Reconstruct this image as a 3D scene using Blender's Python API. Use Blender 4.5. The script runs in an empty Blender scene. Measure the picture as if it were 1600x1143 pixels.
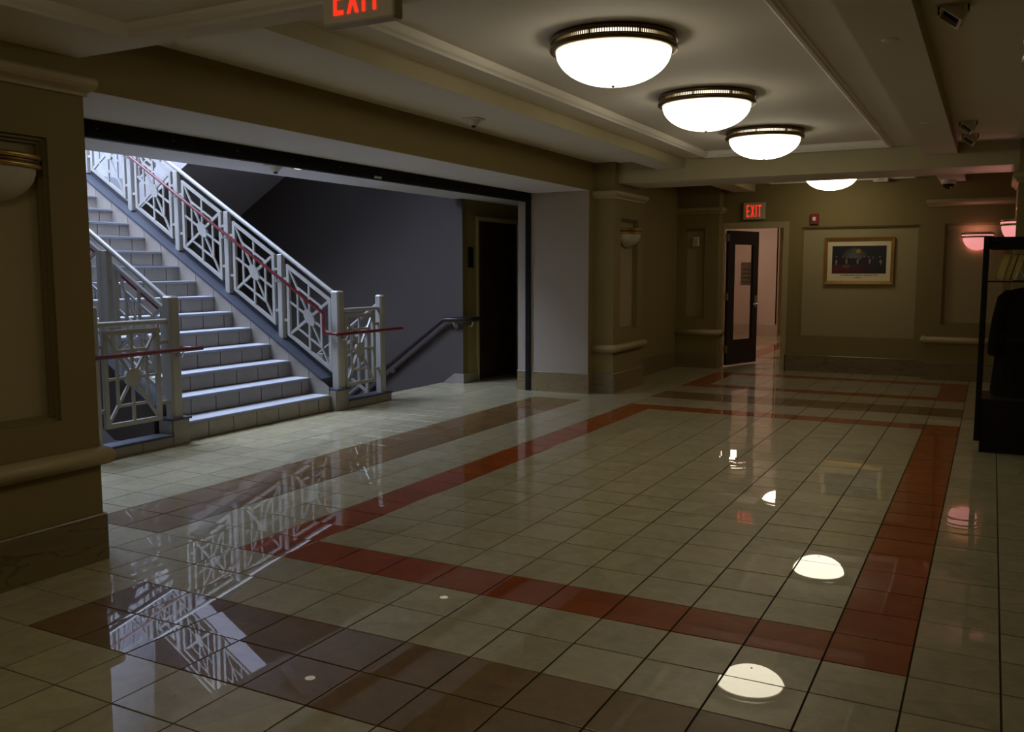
import bpy, bmesh, math, random
from mathutils import Vector, Matrix
random.seed(7)
FT = 0.3048                     # the whole place is laid out in feet (one floor tile = one foot)
scene = bpy.context.scene
COL = scene.collection
R = math.radians

# ------------------------------------------------------------------ camera, world, exposure
CAM = (1.67675, -11.58684, 4.91792)
YAW, PITCH, ROLL, FPX = -0.486697, -0.1050305, -0.00056448, 1411.882
fw = Vector((math.sin(YAW)*math.cos(PITCH), math.cos(YAW)*math.cos(PITCH), math.sin(PITCH)))
rt = Vector((math.cos(YAW), -math.sin(YAW), 0)); up = rt.cross(fw)
rt, up = rt*math.cos(ROLL)+up*math.sin(ROLL), up*math.cos(ROLL)-rt*math.sin(ROLL)
cd = bpy.data.cameras.new('camera'); cam = bpy.data.objects.new('camera', cd); COL.objects.link(cam)
cd.sensor_width = 36; cd.lens = 36*FPX/1600; cd.clip_start = 0.02; cd.clip_end = 200
m = Matrix((( rt.x, up.x, -fw.x), (rt.y, up.y, -fw.y), (rt.z, up.z, -fw.z))).to_4x4()
m.translation = Vector(CAM)*FT
cam.matrix_world = m
scene.camera = cam

w = bpy.data.worlds.new('world'); scene.world = w; w.use_nodes = True
w.node_tree.nodes['Background'].inputs[0].default_value = (0.45, 0.55, 0.8, 1)
w.node_tree.nodes['Background'].inputs[1].default_value = 0.0
vs = scene.view_settings
vs.view_transform = 'Standard'; vs.look = 'None'; vs.gamma = 1; vs.use_curve_mapping = False
vs.exposure = 0.0
scene.display_settings.display_device = 'sRGB'
scene.cycles.max_bounces = 8; scene.cycles.diffuse_bounces = 4; scene.cycles.glossy_bounces = 4
scene.cycles.caustics_reflective = False; scene.cycles.caustics_refractive = False
scene.cycles.sample_clamp_indirect = 3.0

LAMP_L = 5.6                    # ceiling bowls
SKY_L = 29.0                     # skylight over the stairwell
PINK_L = 0.8
CORR_L = 8.0

# ------------------------------------------------------------------ materials
MATS = {}
def mat(name, col, rough=0.5, var=0.08, scale=6.0, bump=0.0, bscale=60.0, metal=0.0, spec=0.5, emit=None, estr=0.0, coat=0.0):
    if name in MATS: return MATS[name]
    M = bpy.data.materials.new(name); M.use_nodes = True
    nt = M.node_tree; N = nt.nodes; L = nt.links
    P = N['Principled BSDF']
    P.inputs['Roughness'].default_value = rough
    P.inputs['Metallic'].default_value = metal
    P.inputs['Specular IOR Level'].default_value = spec
    if coat: P.inputs['Coat Weight'].default_value = coat; P.inputs['Coat Roughness'].default_value = 0.03
    tc = N.new('ShaderNodeTexCoord'); nz = N.new('ShaderNodeTexNoise')
    nz.inputs['Scale'].default_value = scale; nz.inputs['Detail'].default_value = 4
    L.new(tc.outputs['Object'], nz.inputs['Vector'])
    mx = N.new('ShaderNodeMix'); mx.data_type = 'RGBA'
    mx.inputs[6].default_value = (*[c*(1-var) for c in col], 1)
    mx.inputs[7].default_value = (*[min(1, c*(1+var)) for c in col], 1)
    L.new(nz.outputs['Fac'], mx.inputs[0]); L.new(mx.outputs[2], P.inputs['Base Color'])
    if bump:
        n2 = N.new('ShaderNodeTexNoise'); n2.inputs['Scale'].default_value = bscale; n2.inputs['Detail'].default_value = 3
        L.new(tc.outputs['Object'], n2.inputs['Vector'])
        bp = N.new('ShaderNodeBump'); bp.inputs['Strength'].default_value = bump; bp.inputs['Distance'].default_value = 0.002
        L.new(n2.outputs['Fac'], bp.inputs['Height']); L.new(bp.outputs['Normal'], P.inputs['Normal'])
    if emit:
        P.inputs['Emission Color'].default_value = (*emit, 1); P.inputs['Emission Strength'].default_value = estr
    MATS[name] = M
    return M

def tile_mat(name, col, var, rough, spec=0.5):
    M = bpy.data.materials.new(name); M.use_nodes = True
    nt = M.node_tree; N = nt.nodes; L = nt.links; P = N['Principled BSDF']
    P.inputs['Roughness'].default_value = 0.42; P.inputs['Specular IOR Level'].default_value = spec
    P.inputs['IOR'].default_value = 1.45
    P.inputs['Coat Weight'].default_value = 1.0; P.inputs['Coat Roughness'].default_value = rough; P.inputs['Coat IOR'].default_value = 1.5
    g = N.new('ShaderNodeNewGeometry')
    sc = N.new('ShaderNodeVectorMath'); sc.operation = 'SCALE'; sc.inputs['Scale'].default_value = 1/FT
    L.new(g.outputs['Position'], sc.inputs[0])
    ad = N.new('ShaderNodeVectorMath'); ad.operation = 'MULTIPLY'; ad.inputs[1].default_value = (1, 1, 0)
    L.new(sc.outputs[0], ad.inputs[0])
    fl = N.new('ShaderNodeVectorMath'); fl.operation = 'FLOOR'; L.new(ad.outputs[0], fl.inputs[0])
    wn = N.new('ShaderNodeTexWhiteNoise'); L.new(fl.outputs[0], wn.inputs['Vector'])
    nz = N.new('ShaderNodeTexNoise'); nz.inputs['Scale'].default_value = 3.5; nz.inputs['Detail'].default_value = 6; nz.inputs['Roughness'].default_value = 0.65
    nz.inputs['Distortion'].default_value = 0.6
    of = N.new('ShaderNodeVectorMath'); of.operation = 'MULTIPLY_ADD'; of.inputs[1].default_value = (5, 5, 5)
    L.new(wn.outputs['Color'], of.inputs[0]); L.new(sc.outputs[0], of.inputs[2]); L.new(of.outputs[0], nz.inputs['Vector'])
    mr = N.new('ShaderNodeMapRange'); mr.inputs[1].default_value = 0.3; mr.inputs[2].default_value = 0.7
    mr.inputs[3].default_value = -1; mr.inputs[4].default_value = 1; L.new(nz.outputs['Fac'], mr.inputs[0])
    m2 = N.new('ShaderNodeMapRange'); m2.inputs[3].default_value = -0.6; m2.inputs[4].default_value = 0.6; L.new(wn.outputs['Value'], m2.inputs[0])
    s = N.new('ShaderNodeMath'); s.operation = 'ADD'; L.new(mr.outputs[0], s.inputs[0]); L.new(m2.outputs[0], s.inputs[1])
    s2 = N.new('ShaderNodeMath'); s2.operation = 'MULTIPLY_ADD'; s2.inputs[1].default_value = 0.33; s2.inputs[2].default_value = 0.5; L.new(s.outputs[0], s2.inputs[0])
    mx = N.new('ShaderNodeMix'); mx.data_type = 'RGBA'
    mx.inputs[6].default_value = (*[c*(1-var) for c in col], 1); mx.inputs[7].default_value = (*[c*(1+var) for c in col], 1)
    L.new(s2.outputs[0], mx.inputs[0]); L.new(mx.outputs[2], P.inputs['Base Color'])
    MATS[name] = M
    return M

def stone_mat(name, c1, c2):
    M = bpy.data.materials.new(name); M.use_nodes = True
    nt = M.node_tree; N = nt.nodes; L = nt.links; P = N['Principled BSDF']
    P.inputs['Roughness'].default_value = 0.3
    g = N.new('ShaderNodeNewGeometry')
    mp = N.new('ShaderNodeMapping'); mp.inputs['Scale'].default_value = (0.7, 0.7, 3.2); L.new(g.outputs['Position'], mp.inputs['Vector'])
    wv = N.new('ShaderNodeTexNoise'); wv.inputs['Scale'].default_value = 2.2; wv.inputs['Detail'].default_value = 7; wv.inputs['Distortion'].default_value = 1.0
    L.new(mp.outputs[0], wv.inputs['Vector'])
    rp = N.new('ShaderNodeValToRGB'); e = rp.color_ramp.elements
    e[0].position = 0.3; e[0].color = (*c2, 1); e[1].position = 0.72; e[1].color = (*c1, 1)
    k = rp.color_ramp.elements.new(0.49); k.color = (*c1, 1)
    k = rp.color_ramp.elements.new(0.505); k.color = (*[c*0.6 for c in c2], 1)
    k = rp.color_ramp.elements.new(0.52); k.color = (*c1, 1)
    L.new(wv.outputs['Fac'], rp.inputs[0]); L.new(rp.outputs[0], P.inputs['Base Color'])
    MATS[name] = M
    return M

def glass_mat(name, tint=(1, 1, 1), ior=1.45):
    M = bpy.data.materials.new(name); M.use_nodes = True
    nt = M.node_tree; N = nt.nodes; L = nt.links
    N.remove(N['Principled BSDF'])
    t = N.new('ShaderNodeBsdfTransparent'); t.inputs[0].default_value = (*tint, 1)
    gl = N.new('ShaderNodeBsdfGlossy'); gl.inputs['Roughness'].default_value = 0.01
    f0 = ((ior-1)/(ior+1))**2
    lw = N.new('ShaderNodeLayerWeight'); lw.inputs[0].default_value = 0.5
    pw = N.new('ShaderNodeMath'); pw.operation = 'POWER'; pw.inputs[1].default_value = 5; L.new(lw.outputs['Facing'], pw.inputs[0])
    fr = N.new('ShaderNodeMath'); fr.operation = 'MULTIPLY_ADD'; fr.inputs[1].default_value = 1-f0; fr.inputs[2].default_value = f0; L.new(pw.outputs[0], fr.inputs[0])
    mx = N.new('ShaderNodeMixShader'); L.new(fr.outputs[0], mx.inputs[0]); L.new(t.outputs[0], mx.inputs[1]); L.new(gl.outputs[0], mx.inputs[2])
    L.new(mx.outputs[0], N['Material Output'].inputs[0])
    MATS[name] = M
    return M

WALL   = mat('wall_paint_tan', (0.235, 0.176, 0.060), 0.75, 0.05, 3, 0.12, 90)
PANEL  = mat('niche_fabric_tan', (0.36, 0.29, 0.145), 0.9, 0.05, 8, 0.3, 160)
CEIL   = mat('ceiling_paint', (0.80, 0.75, 0.67), 0.8, 0.03, 2)
TRIM   = mat('trim_paint', (0.40, 0.32, 0.16), 0.5, 0.04, 4)
BEAM   = mat('beam_paint', (0.42, 0.36, 0.21), 0.75, 0.04, 4)
SOFFIT = mat('soffit_paint', (0.72, 0.69, 0.70), 0.8, 0.03, 2)
REVEAL = mat('reveal_paint', (0.34, 0.28, 0.22), 0.75, 0.05, 5, 0.12, 90)
GREYW  = mat('stair_wall_paint', (0.060, 0.046, 0.037), 0.8, 0.06, 3, 0.1, 80)  # darkened to stand in for shade that the upper flight fails to cast
WHITEW = mat('white_plaster', (0.78, 0.79, 0.82), 0.8, 0.03, 2)
STONE  = stone_mat('marble_base', (0.21, 0.158, 0.075), (0.175, 0.125, 0.056))
CREAM  = tile_mat('tile_cream', (0.47, 0.415, 0.245), 0.22, 0.008)
RED    = tile_mat('tile_red', (0.33, 0.068, 0.008), 0.25, 0.01, 0.1)
BROWN  = tile_mat('tile_brown', (0.215, 0.125, 0.042), 0.22, 0.01, 0.2)
GROUT  = mat('grout_dark', (0.045, 0.035, 0.02), 0.9, 0.2, 30)
STEPT  = mat('stair_tile_grey', (0.235, 0.205, 0.17), 0.4, 0.16, 9, 0.1, 60)
TREAD  = mat('tread_stone', (0.48, 0.49, 0.51), 0.4, 0.08, 8)
NOSE   = mat('tread_nosing', (0.20, 0.20, 0.22), 0.5, 0.08, 8)
SGROUT = mat('stair_grout', (0.05, 0.05, 0.055), 0.9, 0.1, 30)
CAPM   = mat('stringer_steel', (0.045, 0.048, 0.06), 0.5, 0.1, 6)
RAILM  = mat('railing_paint_cream', (0.34, 0.325, 0.285), 0.3, 0.03, 5)
REDR   = mat('handrail_red', (0.11, 0.008, 0.009), 0.28, 0.1, 8)
DARKR  = mat('handrail_dark', (0.022, 0.010, 0.010), 0.4, 0.1, 8)
STEEL  = mat('bracket_steel', (0.55, 0.53, 0.5), 0.3, 0.05, 6, metal=0.9)
BLACK  = mat('black_steel', (0.008, 0.008, 0.008), 0.7, 0.1, 10, spec=0.15)
BRONZE = mat('bronze', (0.14, 0.095, 0.045), 0.35, 0.15, 10, metal=0.85)
BRASS  = mat('brass', (0.42, 0.28, 0.08), 0.32, 0.12, 8, metal=0.9)
BOWL   = mat('lamp_glass_lit', (0.9, 0.88, 0.8), 0.4, 0.01, emit=(1.0, 0.905, 0.68), estr=LAMP_L)
BOWLT  = mat('lamp_gap_lit', (0.9, 0.88, 0.8), 0.4, 0.01, emit=(1.0, 0.905, 0.68), estr=LAMP_L*0.35)
CBOWL  = mat('corridor_lamp_glass', (0.9, 0.88, 0.8), 0.4, 0.01, emit=(1.0, 0.75, 0.60), estr=CORR_L)
DLENS  = mat('downlight_lens', (0.9, 0.88, 0.8), 0.4, 0.01, emit=(1.0, 0.86, 0.66), estr=1.6)
SCON   = mat('sconce_glass', (0.50, 0.46, 0.34), 0.45, 0.08, 5)
PINKB  = mat('sconce_glass_pink', (0.9, 0.6, 0.6), 0.45, 0.05, 5, emit=(1.0, 0.34, 0.34), estr=PINK_L)
PINKT  = mat('sconce_tube_pink', (0.9, 0.6, 0.6), 0.45, 0.05, 5, emit=(1.0, 0.40, 0.38), estr=6.0)
SKYM   = mat('skylight_pane', (0.8, 0.85, 1.0), 0.5, 0.01, emit=(0.58, 0.70, 1.0), estr=SKY_L)
SIGNW  = mat('sign_housing', (0.48, 0.42, 0.30), 0.5, 0.04, 8)
SIGNR  = mat('sign_letters_red', (0.9, 0.05, 0.02), 0.5, 0.01, emit=(1.0, 0.035, 0.012), estr=0.9)
WHITEP = mat('white_plastic', (0.62, 0.57, 0.48), 0.5, 0.03, 8)
DARKP  = mat('dark_plastic', (0.01, 0.01, 0.012), 0.2, 0.05, 8)
ALARM  = mat('alarm_red', (0.28, 0.015, 0.012), 0.4, 0.05, 8)
LENS   = mat('strobe_lens', (0.8, 0.8, 0.78), 0.2, 0.2, 60)
GOLD   = mat('gold_frame', (0.42, 0.22, 0.045), 0.35, 0.2, 14, metal=0.7)
MATB   = mat('mat_board', (0.80, 0.68, 0.42), 0.8, 0.03, 8)
INK    = mat('caption_ink', (0.16, 0.12, 0.07), 0.8, 0.1, 40)
DOORM  = mat('dark_door', (0.014, 0.010, 0.010), 0.4, 0.2, 5)
DOORW  = mat('dark_wood_door', (0.035, 0.013, 0.008), 0.4, 0.3, 4)
CORRW  = mat('corridor_paint', (0.62, 0.48, 0.40), 0.8, 0.04, 4)
CORRB  = mat('corridor_base_stone', (0.50, 0.38, 0.31), 0.5, 0.08, 6)
ROBE   = mat('black_cloth', (0.004, 0.004, 0.005), 0.95, 0.3, 20, 0.4, 60, spec=0.05)
CASEM  = mat('black_wood', (0.006, 0.005, 0.005), 0.5, 0.3, 6, spec=0.25)
CASEB  = mat('case_base_wood', (0.010, 0.005, 0.005), 0.5, 0.3, 6, spec=0.25)
PAGE   = mat('book_pages', (0.80, 0.64, 0.22), 0.8, 0.08, 20)
COVER  = mat('book_cover_black', (0.01, 0.01, 0.012), 0.5, 0.2, 20)
PAPER  = mat('notice_paper', (0.45, 0.40, 0.36), 0.8, 0.03, 10)
_n = PAPER.node_tree; _t = _n.nodes.new('ShaderNodeBsdfTranslucent'); _t.inputs[0].default_value = (0.3, 0.26, 0.22, 1)
_a = _n.nodes.new('ShaderNodeAddShader'); _n.links.new(_n.nodes['Principled BSDF'].outputs[0], _a.inputs[0]); _n.links.new(_t.outputs[0], _a.inputs[1])
_n.links.new(_a.outputs[0], _n.nodes['Material Output'].inputs[0])
GLASS  = glass_mat('clear_glass')
PGLASS = glass_mat('picture_glass', (1, 1, 1), 1.2)
DGLASS = glass_mat('door_glass', (0.92, 0.90, 0.88))

# ------------------------------------------------------------------ mesh helpers (all coordinates in feet)
WL = {}                         # world location (feet) of each object
class MB:
    def __init__(s): s.v = []; s.f = []; s.sm = []
    def add(s, vs, fs, smooth=False):
        o = len(s.v); s.v += [tuple(p) for p in vs]
        s.f += [tuple(i+o for i in f) for f in fs]; s.sm += [smooth]*len(fs)
        return s
    def hexa(s, p):
        return s.add(p, [(0,3,2,1),(4,5,6,7),(0,1,5,4),(1,2,6,5),(2,3,7,6),(3,0,4,7)])
    def box(s, x0, y0, z0, x1, y1, z1):
        x0, x1 = min(x0,x1), max(x0,x1); y0, y1 = min(y0,y1), max(y0,y1); z0, z1 = min(z0,z1), max(z0,z1)
        return s.hexa([(x0,y0,z0),(x1,y0,z0),(x1,y1,z0),(x0,y1,z0),(x0,y0,z1),(x1,y0,z1),(x1,y1,z1),(x0,y1,z1)])
    def cbox(s, x0, y0, z0, x1, y1, z1, c=0.02):
        bm = bmesh.new(); bmesh.ops.create_cube(bm, size=1)
        for v in bm.verts: v.co = Vector(((x0+x1)/2+v.co.x*abs(x1-x0), (y0+y1)/2+v.co.y*abs(y1-y0), (z0+z1)/2+v.co.z*abs(z1-z0)))
        bmesh.ops.bevel(bm, geom=bm.edges[:], offset=c, segments=1, affect='EDGES')
        bm.verts.index_update()
        s.add([v.co[:] for v in bm.verts], [[v.index for v in f.verts] for f in bm.faces]); bm.free()
        return s
    def prism(s, poly, axis, a, b):
        def P(p, t):
            return (t, p[0], p[1]) if axis == 'x' else (p[0], t, p[1]) if axis == 'y' else (p[0], p[1], t)
        n = len(poly)
        vs = [P(p, a) for p in poly]+[P(p, b) for p in poly]
        return s.add(vs, [tuple(range(n))[::-1], tuple(range(n, 2*n))]+[(i, (i+1) % n, n+(i+1) % n, n+i) for i in range(n)])
    def tube(s, pts, r, n=10, caps=True):
        pts = [Vector(p) for p in pts]; rings = []
        for i, p in enumerate(pts):
            d1 = (p-pts[i-1]).normalized() if i else None
            d2 = (pts[i+1]-p).normalized() if i < len(pts)-1 else None
            t = ((d1 or d2)+(d2 or d1)).normalized()
            k = 1/max(0.5, t.dot(d1 or d2))
            a = Vector((0,0,1)) if abs(t.z) < 0.9 else Vector((1,0,0))
            if rings: a = last
            u = (a-t*a.dot(t)).normalized(); v_ = t.cross(u); last = u
            rings.append([p+(u*math.cos(2*math.pi*j/n)+v_*math.sin(2*math.pi*j/n))*r*(k if 0 < i < len(pts)-1 else 1) for j in range(n)])
        vs = [q for rg in rings for q in rg]; fs = []
        for i in range(len(rings)-1):
            for j in range(n): fs.append((i*n+j, i*n+(j+1) % n, (i+1)*n+(j+1) % n, (i+1)*n+j))
        s.add(vs, fs, True)
        if caps:
            s.add(rings[0], [tuple(range(n))[::-1]]); s.add(rings[-1], [tuple(range(n))])
        return s
    def lathe(s, prof, c, n=40, a0=0.0, a1=2*math.pi, smooth=True):
        full = abs(a1-a0-2*math.pi) < 1e-6; m_ = n if full else n+1
        vs = []; fs = []
        for i in range(m_):
            a = a0+(a1-a0)*i/n
            for r, z in prof: vs.append((c[0]+r*math.cos(a), c[1]+r*math.sin(a), c[2]+z))
        k = len(prof)
        for i in range(n):
            j = (i+1) % m_
            for q in range(k-1): fs.append((i*k+q, j*k+q, j*k+q+1, i*k+q+1))
        return s.add(vs, fs, smooth)
    def sweep(s, path, prof, side=1, smooth=False):
        """profile (out, z) swept along a plan path; side=+1: outwards is to the right of travel"""
        P = [Vector((p[0], p[1])) for p in path]; rows = []
        for i, p in enumerate(P):
            d1 = (p-P[i-1]).normalized() if i else None
            d2 = (P[i+1]-p).normalized() if i < len(P)-1 else None
            nr = lambda d: Vector((d.y, -d.x))*side
            if d1 and d2:
                nn = (nr(d1)+nr(d2)); nn = nn/max(0.2, nn.dot(nr(d1)))
            else: nn = nr(d1 or d2)
            rows.append([(p.x+nn.x*o, p.y+nn.y*o, z) for o, z in prof])
        k = len(prof); vs = [q for r_ in rows for q in r_]; fs = []
        for i in range(len(rows)-1):
            for q in range(k): fs.append((i*k+q, (i+1)*k+q, (i+1)*k+(q+1) % k, i*k+(q+1) % k))
        fs += [tuple(range(k)), tuple(range((len(rows)-1)*k, len(rows)*k))]
        return s.add(vs, fs, smooth)
    def build(s, name, material, parent=None, origin=None, kind=None):
        xs = [v[0] for v in s.v]; ys = [v[1] for v in s.v]; zs = [v[2] for v in s.v]
        o = Vector(origin) if origin else Vector(((min(xs)+max(xs))/2, (min(ys)+max(ys))/2, min(zs)))
        me = bpy.data.meshes.new(name)
        me.from_pydata([((v[0]-o.x)*FT, (v[1]-o.y)*FT, (v[2]-o.z)*FT) for v in s.v], [], s.f)
        bm = bmesh.new(); bm.from_mesh(me)
        bmesh.ops.recalc_face_normals(bm, faces=bm.faces[:]); bm.to_mesh(me); bm.free()
        me.polygons.foreach_set('use_smooth', s.sm)
        me.materials.append(material)
        ob = bpy.data.objects.new(name, me); COL.objects.link(ob)
        ob.parent = parent
        ob.location = (o-(WL[parent] if parent else Vector((0,0,0))))*FT
        WL[ob] = o
        if kind: ob['kind'] = kind
        return ob

def tag(o, label, cat, group=None):
    o['label'] = label; o['category'] = cat
    if group: o['group'] = group
    return o
def thing(name, loc, label, cat, group=None):
    o = bpy.data.objects.new(name, None); COL.objects.link(o); o.empty_display_size = 0.1
    o.location = Vector(loc)*FT; WL[o] = Vector(loc)
    return tag(o, label, cat, group)
def S(name, mb, material, parent=None):
    return mb.build(name, material, parent, kind=None if parent else 'structure')

def face_wall(mb, M, u0, u1, v0, v1, holes):
    """a flat face with recesses. M(u,v,d)->xyz, d = depth behind the face. hole=(u0,u1,v0,v1,[(inset,depth),...],back)"""
    us = sorted({u0, u1, *[h[0] for h in holes], *[h[1] for h in holes]})
    vs = sorted({v0, v1, *[h[2] for h in holes], *[h[3] for h in holes]})
    for a, b in zip(us, us[1:]):
        for c, d in zip(vs, vs[1:]):
            cu, cv = (a+b)/2, (c+d)/2
            if any(h[0] < cu < h[1] and h[2] < cv < h[3] for h in holes): continue
            mb.add([M(a,c,0), M(b,c,0), M(b,d,0), M(a,d,0)], [(0,1,2,3)])
    for h in holes:
        a, b, c, d = h[:4]; dep = 0
        for ins, nd in h[4]:
            r0 = [(a,c),(b,c),(b,d),(a,d)]
            mb.add([M(*p, dep) for p in r0]+[M(*p, nd) for p in r0], [(i, (i+1) % 4, 4+(i+1) % 4, 4+i) for i in range(4)])
            if ins:
                r1 = [(a+ins,c+ins),(b-ins,c+ins),(b-ins,d-ins),(a+ins,d-ins)]
                mb.add([M(*p, nd) for p in r0]+[M(*p, nd) for p in r1], [(i, (i+1) % 4, 4+(i+1) % 4, 4+i) for i in range(4)])
                (a,c),(b,_),(_,d),_ = r1
            dep = nd
        h.append((a, b, c, d, dep)) if isinstance(h, list) else None

def niche(parent, M, hole, material):
    a, b, c, d, dep = hole[-1]
    mb = MB(); mb.add([M(a,c,dep), M(b,c,dep), M(b,d,dep), M(a,d,dep)]+[M(a,c,dep+0.03), M(b,c,dep+0.03), M(b,d,dep+0.03), M(a,d,dep+0.03)],
                      [(0,1,2,3),(7,6,5,4),(0,1,5,4),(1,2,6,5),(2,3,7,6),(3,0,4,7)])
    return mb.build('niche_panel', material, parent)

# ------------------------------------------------------------------ dimensions
XL, XLH = -11.58, -12.45        # pilaster face and header face on the left
XR, XRH = 2.28, 3.15            # the same on the right
XMID = -15.0                    # where the shutter frame stands
ZC, ZB, ZX, ZH = 9.15, 8.8, 8.35, 8.05     # ceiling, beams, cross beams, header
YN0, YN1 = -4.9, -1.5           # near pilasters
YP0, YP1 = 22.1, 25.5           # far pilasters
YO0, YO1 = -0.9, 21.6           # opening to the stairs
YF, YFP, YFR = 34.15, 33.35, 33.15         # far wall and its two pilasters
XS = -19.04                     # edge of lobby ceiling
YSW = 22.2                      # side wall of the stairwell

# ------------------------------------------------------------------ floor: grout bed and tiles
fb = MB()
fb.box(-12.45, -15, -0.35, 5.6, 34.3, -0.016); fb.box(-19.65, -2.4, -0.35, -12.45, 22.2, -0.016)
fb.box(-18.66, 22.2, -0.35, -12.45, 30.0, -0.016); fb.box(-24, 34.3, -0.35, -2, 67.0, -0.016); fb.box(-13.0, 30.0, -0.35, -12.45, 34.3, -0.016)
floor = fb.build('floor', GROUT, kind='structure', origin=(0,0,0))

def tile_kind(i, j):
    if -10 <= i <= 0:
        if 0 <= j <= 19 and (i in (-10, 0) or j in (0, 19)): return 'R'
        if 26 <= j <= 31 and (i in (-10, 0) or j in (26, 31)): return 'R'
        if j <= -7 and (i in (-10, 0) or j == -7): return 'R'
        if j in (22, 23) or j in (-4, -3): return 'B'
    if i in (-14, -13) and 0 <= j <= 19: return 'B'
    if i in (3, 4) and 0 <= j <= 19: return 'B'
    if j > 34 and (i == -11 or j in (40, 49)): return 'R'
    return 'C'
def tile_verts(cx=0, cy=0, tx=0, ty=0, g=0.012, b=0.0012):
    a = 0.5-g; vs = []
    for k, (zz, e) in enumerate(((-0.05, a), (-b, a), (0.0, a-b))):
        for sx, sy in ((-1,-1),(1,-1),(1,1),(-1,1)):
            x, y = sx*e, sy*e
            vs.append((cx+x, cy+y, zz+(math.tan(ty)*x+math.tan(tx)*y if k else 0)))
    fs = [(8,9,10,11)]+[(i, (i+1) % 4, 4+(i+1) % 4, 4+i) for i in range(4)]+[(4+i, 4+(i+1) % 4, 8+(i+1) % 4, 8+i) for i in range(4)]
    return vs, fs
TM = {'C': CREAM, 'R': RED, 'B': BROWN}
TNAME = {'C': 'cream_tile', 'R': 'red_tile', 'B': 'brown_tile'}
cells = []
for i in range(-20, 6):
    for j in range(-15, 35):
        ok = (-12 <= i <= 5 and j <= 34) or (i < -12 and -3 <= j <= 21) or (-19 <= i < -12 and 22 <= j <= 29) or (i == -13 and 30 <= j <= 33)
        if j == 34 and i < -12: ok = False
        if ok: cells.append((i, j))
for i in range(-24, -3):
    for j in range(35, 67): cells.append((i, j))
def seen(i, j):
    D = Vector((i+0.5, j+0.5, 0))-Vector(CAM); d = D.dot(fw)
    if d < 1: return 0
    x = 800+FPX*D.dot(rt)/d; y = 571.5-FPX*D.dot(up)/d
    if not (-60 < x < 1660 and y < 1200): return 0
    if j < -2 and i < -12 or i < -19 or (i > 1 and j > 14) or j > 33: return 0
    if i < -12:                     # hidden behind the near pilaster
        t = (XL-CAM[0])/(D.x)
        if CAM[1]+t*D.y < -1.6: return 0
    return 4.92/d**3
near = sorted([c for c in cells if seen(*c) > 0], key=lambda c: -seen(*c))[:300]
nset = set(near)
tmesh = {}
for k in 'CRB':
    v, f = tile_verts()
    me = bpy.data.meshes.new(TNAME[k]); me.from_pydata([(a*FT, b*FT, c*FT) for a, b, c in v], [], f); me.materials.append(TM[k]); me.update(); tmesh[k] = me
SIG = 0.15
for (i, j) in near:
    k = tile_kind(i, j)
    o = bpy.data.objects.new(TNAME[k], tmesh[k]); COL.objects.link(o); o.parent = floor
    o.location = ((i+0.5)*FT, (j+0.5)*FT, 0)
    o.rotation_euler = (R(random.gauss(0, SIG)), R(random.gauss(0, SIG)), 0)
rest = {k: MB() for k in 'CRB'}
for (i, j) in cells:
    if (i, j) in nset: continue
    v, f = tile_verts(i+0.5, j+0.5, R(random.gauss(0, SIG)), R(random.gauss(0, SIG)))
    if -19.66 < i+0.0 or True:
        if i == -20: v = [(max(p[0], -19.64), p[1], p[2]) for p in v]
    rest[tile_kind(i, j)].add(v, f)
for k in 'CRB':
    rest[k].build({'C': 'cream_tile_field', 'R': 'red_tile_field', 'B': 'brown_tile_field'}[k], TM[k], floor, kind='stuff')

# ------------------------------------------------------------------ ceiling
c = MB()
ZT = 9.34                       # the trays inside the mouldings sit a little higher
TR1, TR2, TR3 = (-7.95, -0.95, -1.7, 22.1), (-7.95, 25.55, -1.7, 33.75), (-9.6, -12.85, 0.25, -2.2)
c.box(XLH-3.2, -1.55, ZC, TR1[0], 34.5, ZT+0.3); c.box(TR1[2], -1.55, ZC, 5.6, 34.5, ZT+0.3)
c.box(TR1[0], -1.55, ZC, TR1[2], TR1[1], ZT+0.3); c.box(TR1[0], TR1[3], ZC, TR1[2], TR2[1], ZT+0.3); c.box(TR1[0], TR2[3], ZC, TR1[2], 34.5, ZT+0.3)
c.box(TR1[0], TR1[1], ZT, TR1[2], TR1[3], ZT+0.3); c.box(TR1[0], TR2[1], ZT, TR1[2], TR2[3], ZT+0.3)
ceiling = S('ceiling', c, CEIL)
c = MB(); c.box(XLH-0.2, -15, 8.34, TR3[0], -1.55, ZC+0.4); c.box(TR3[2], -15, 8.34, 5.6, -1.55, ZC+0.4)
c.box(TR3[0], -15, 8.34, TR3[2], TR3[1], ZC+0.4); c.box(TR3[0], TR3[3], 8.34, TR3[2], -1.55, ZC+0.4); c.box(TR3[0], TR3[1], 8.46, TR3[2], TR3[3], ZC+0.4)
S('ceiling_entry', c, CEIL)
n_trim = [0]
def trim(mb, material=TRIM, down=None):
    n_trim[0] += 1
    o = S('trim_%d' % n_trim[0], mb, material)
    if down:                                    # undersides carry the ceiling paint
        o.data.materials.append(down)
        for f in o.data.polygons:
            if f.normal.z < -0.9: f.material_index = 1
    return o
for (a, b) in ((-9.97, -8.9), (-0.57, 0.45)):
    for y0, y1 in ((-1.55, 22.5), (25.1, YF)):
        trim(MB().box(a, y0, ZB, b, y1, ZC+0.1), BEAM, CEIL)
trim(MB().box(XLH, 22.5, ZX, XRH, 25.1, ZC+0.1), BEAM, CEIL)
MOULD = [(0, 0.02), (0, -0.03), (0.05, -0.03), (0.08, -0.06), (0.15, -0.06), (0.18, -0.02), (0.24, 0.02), (0.27, 0.07), (0.27, 0.12), (0.2, 0.12)]
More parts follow.
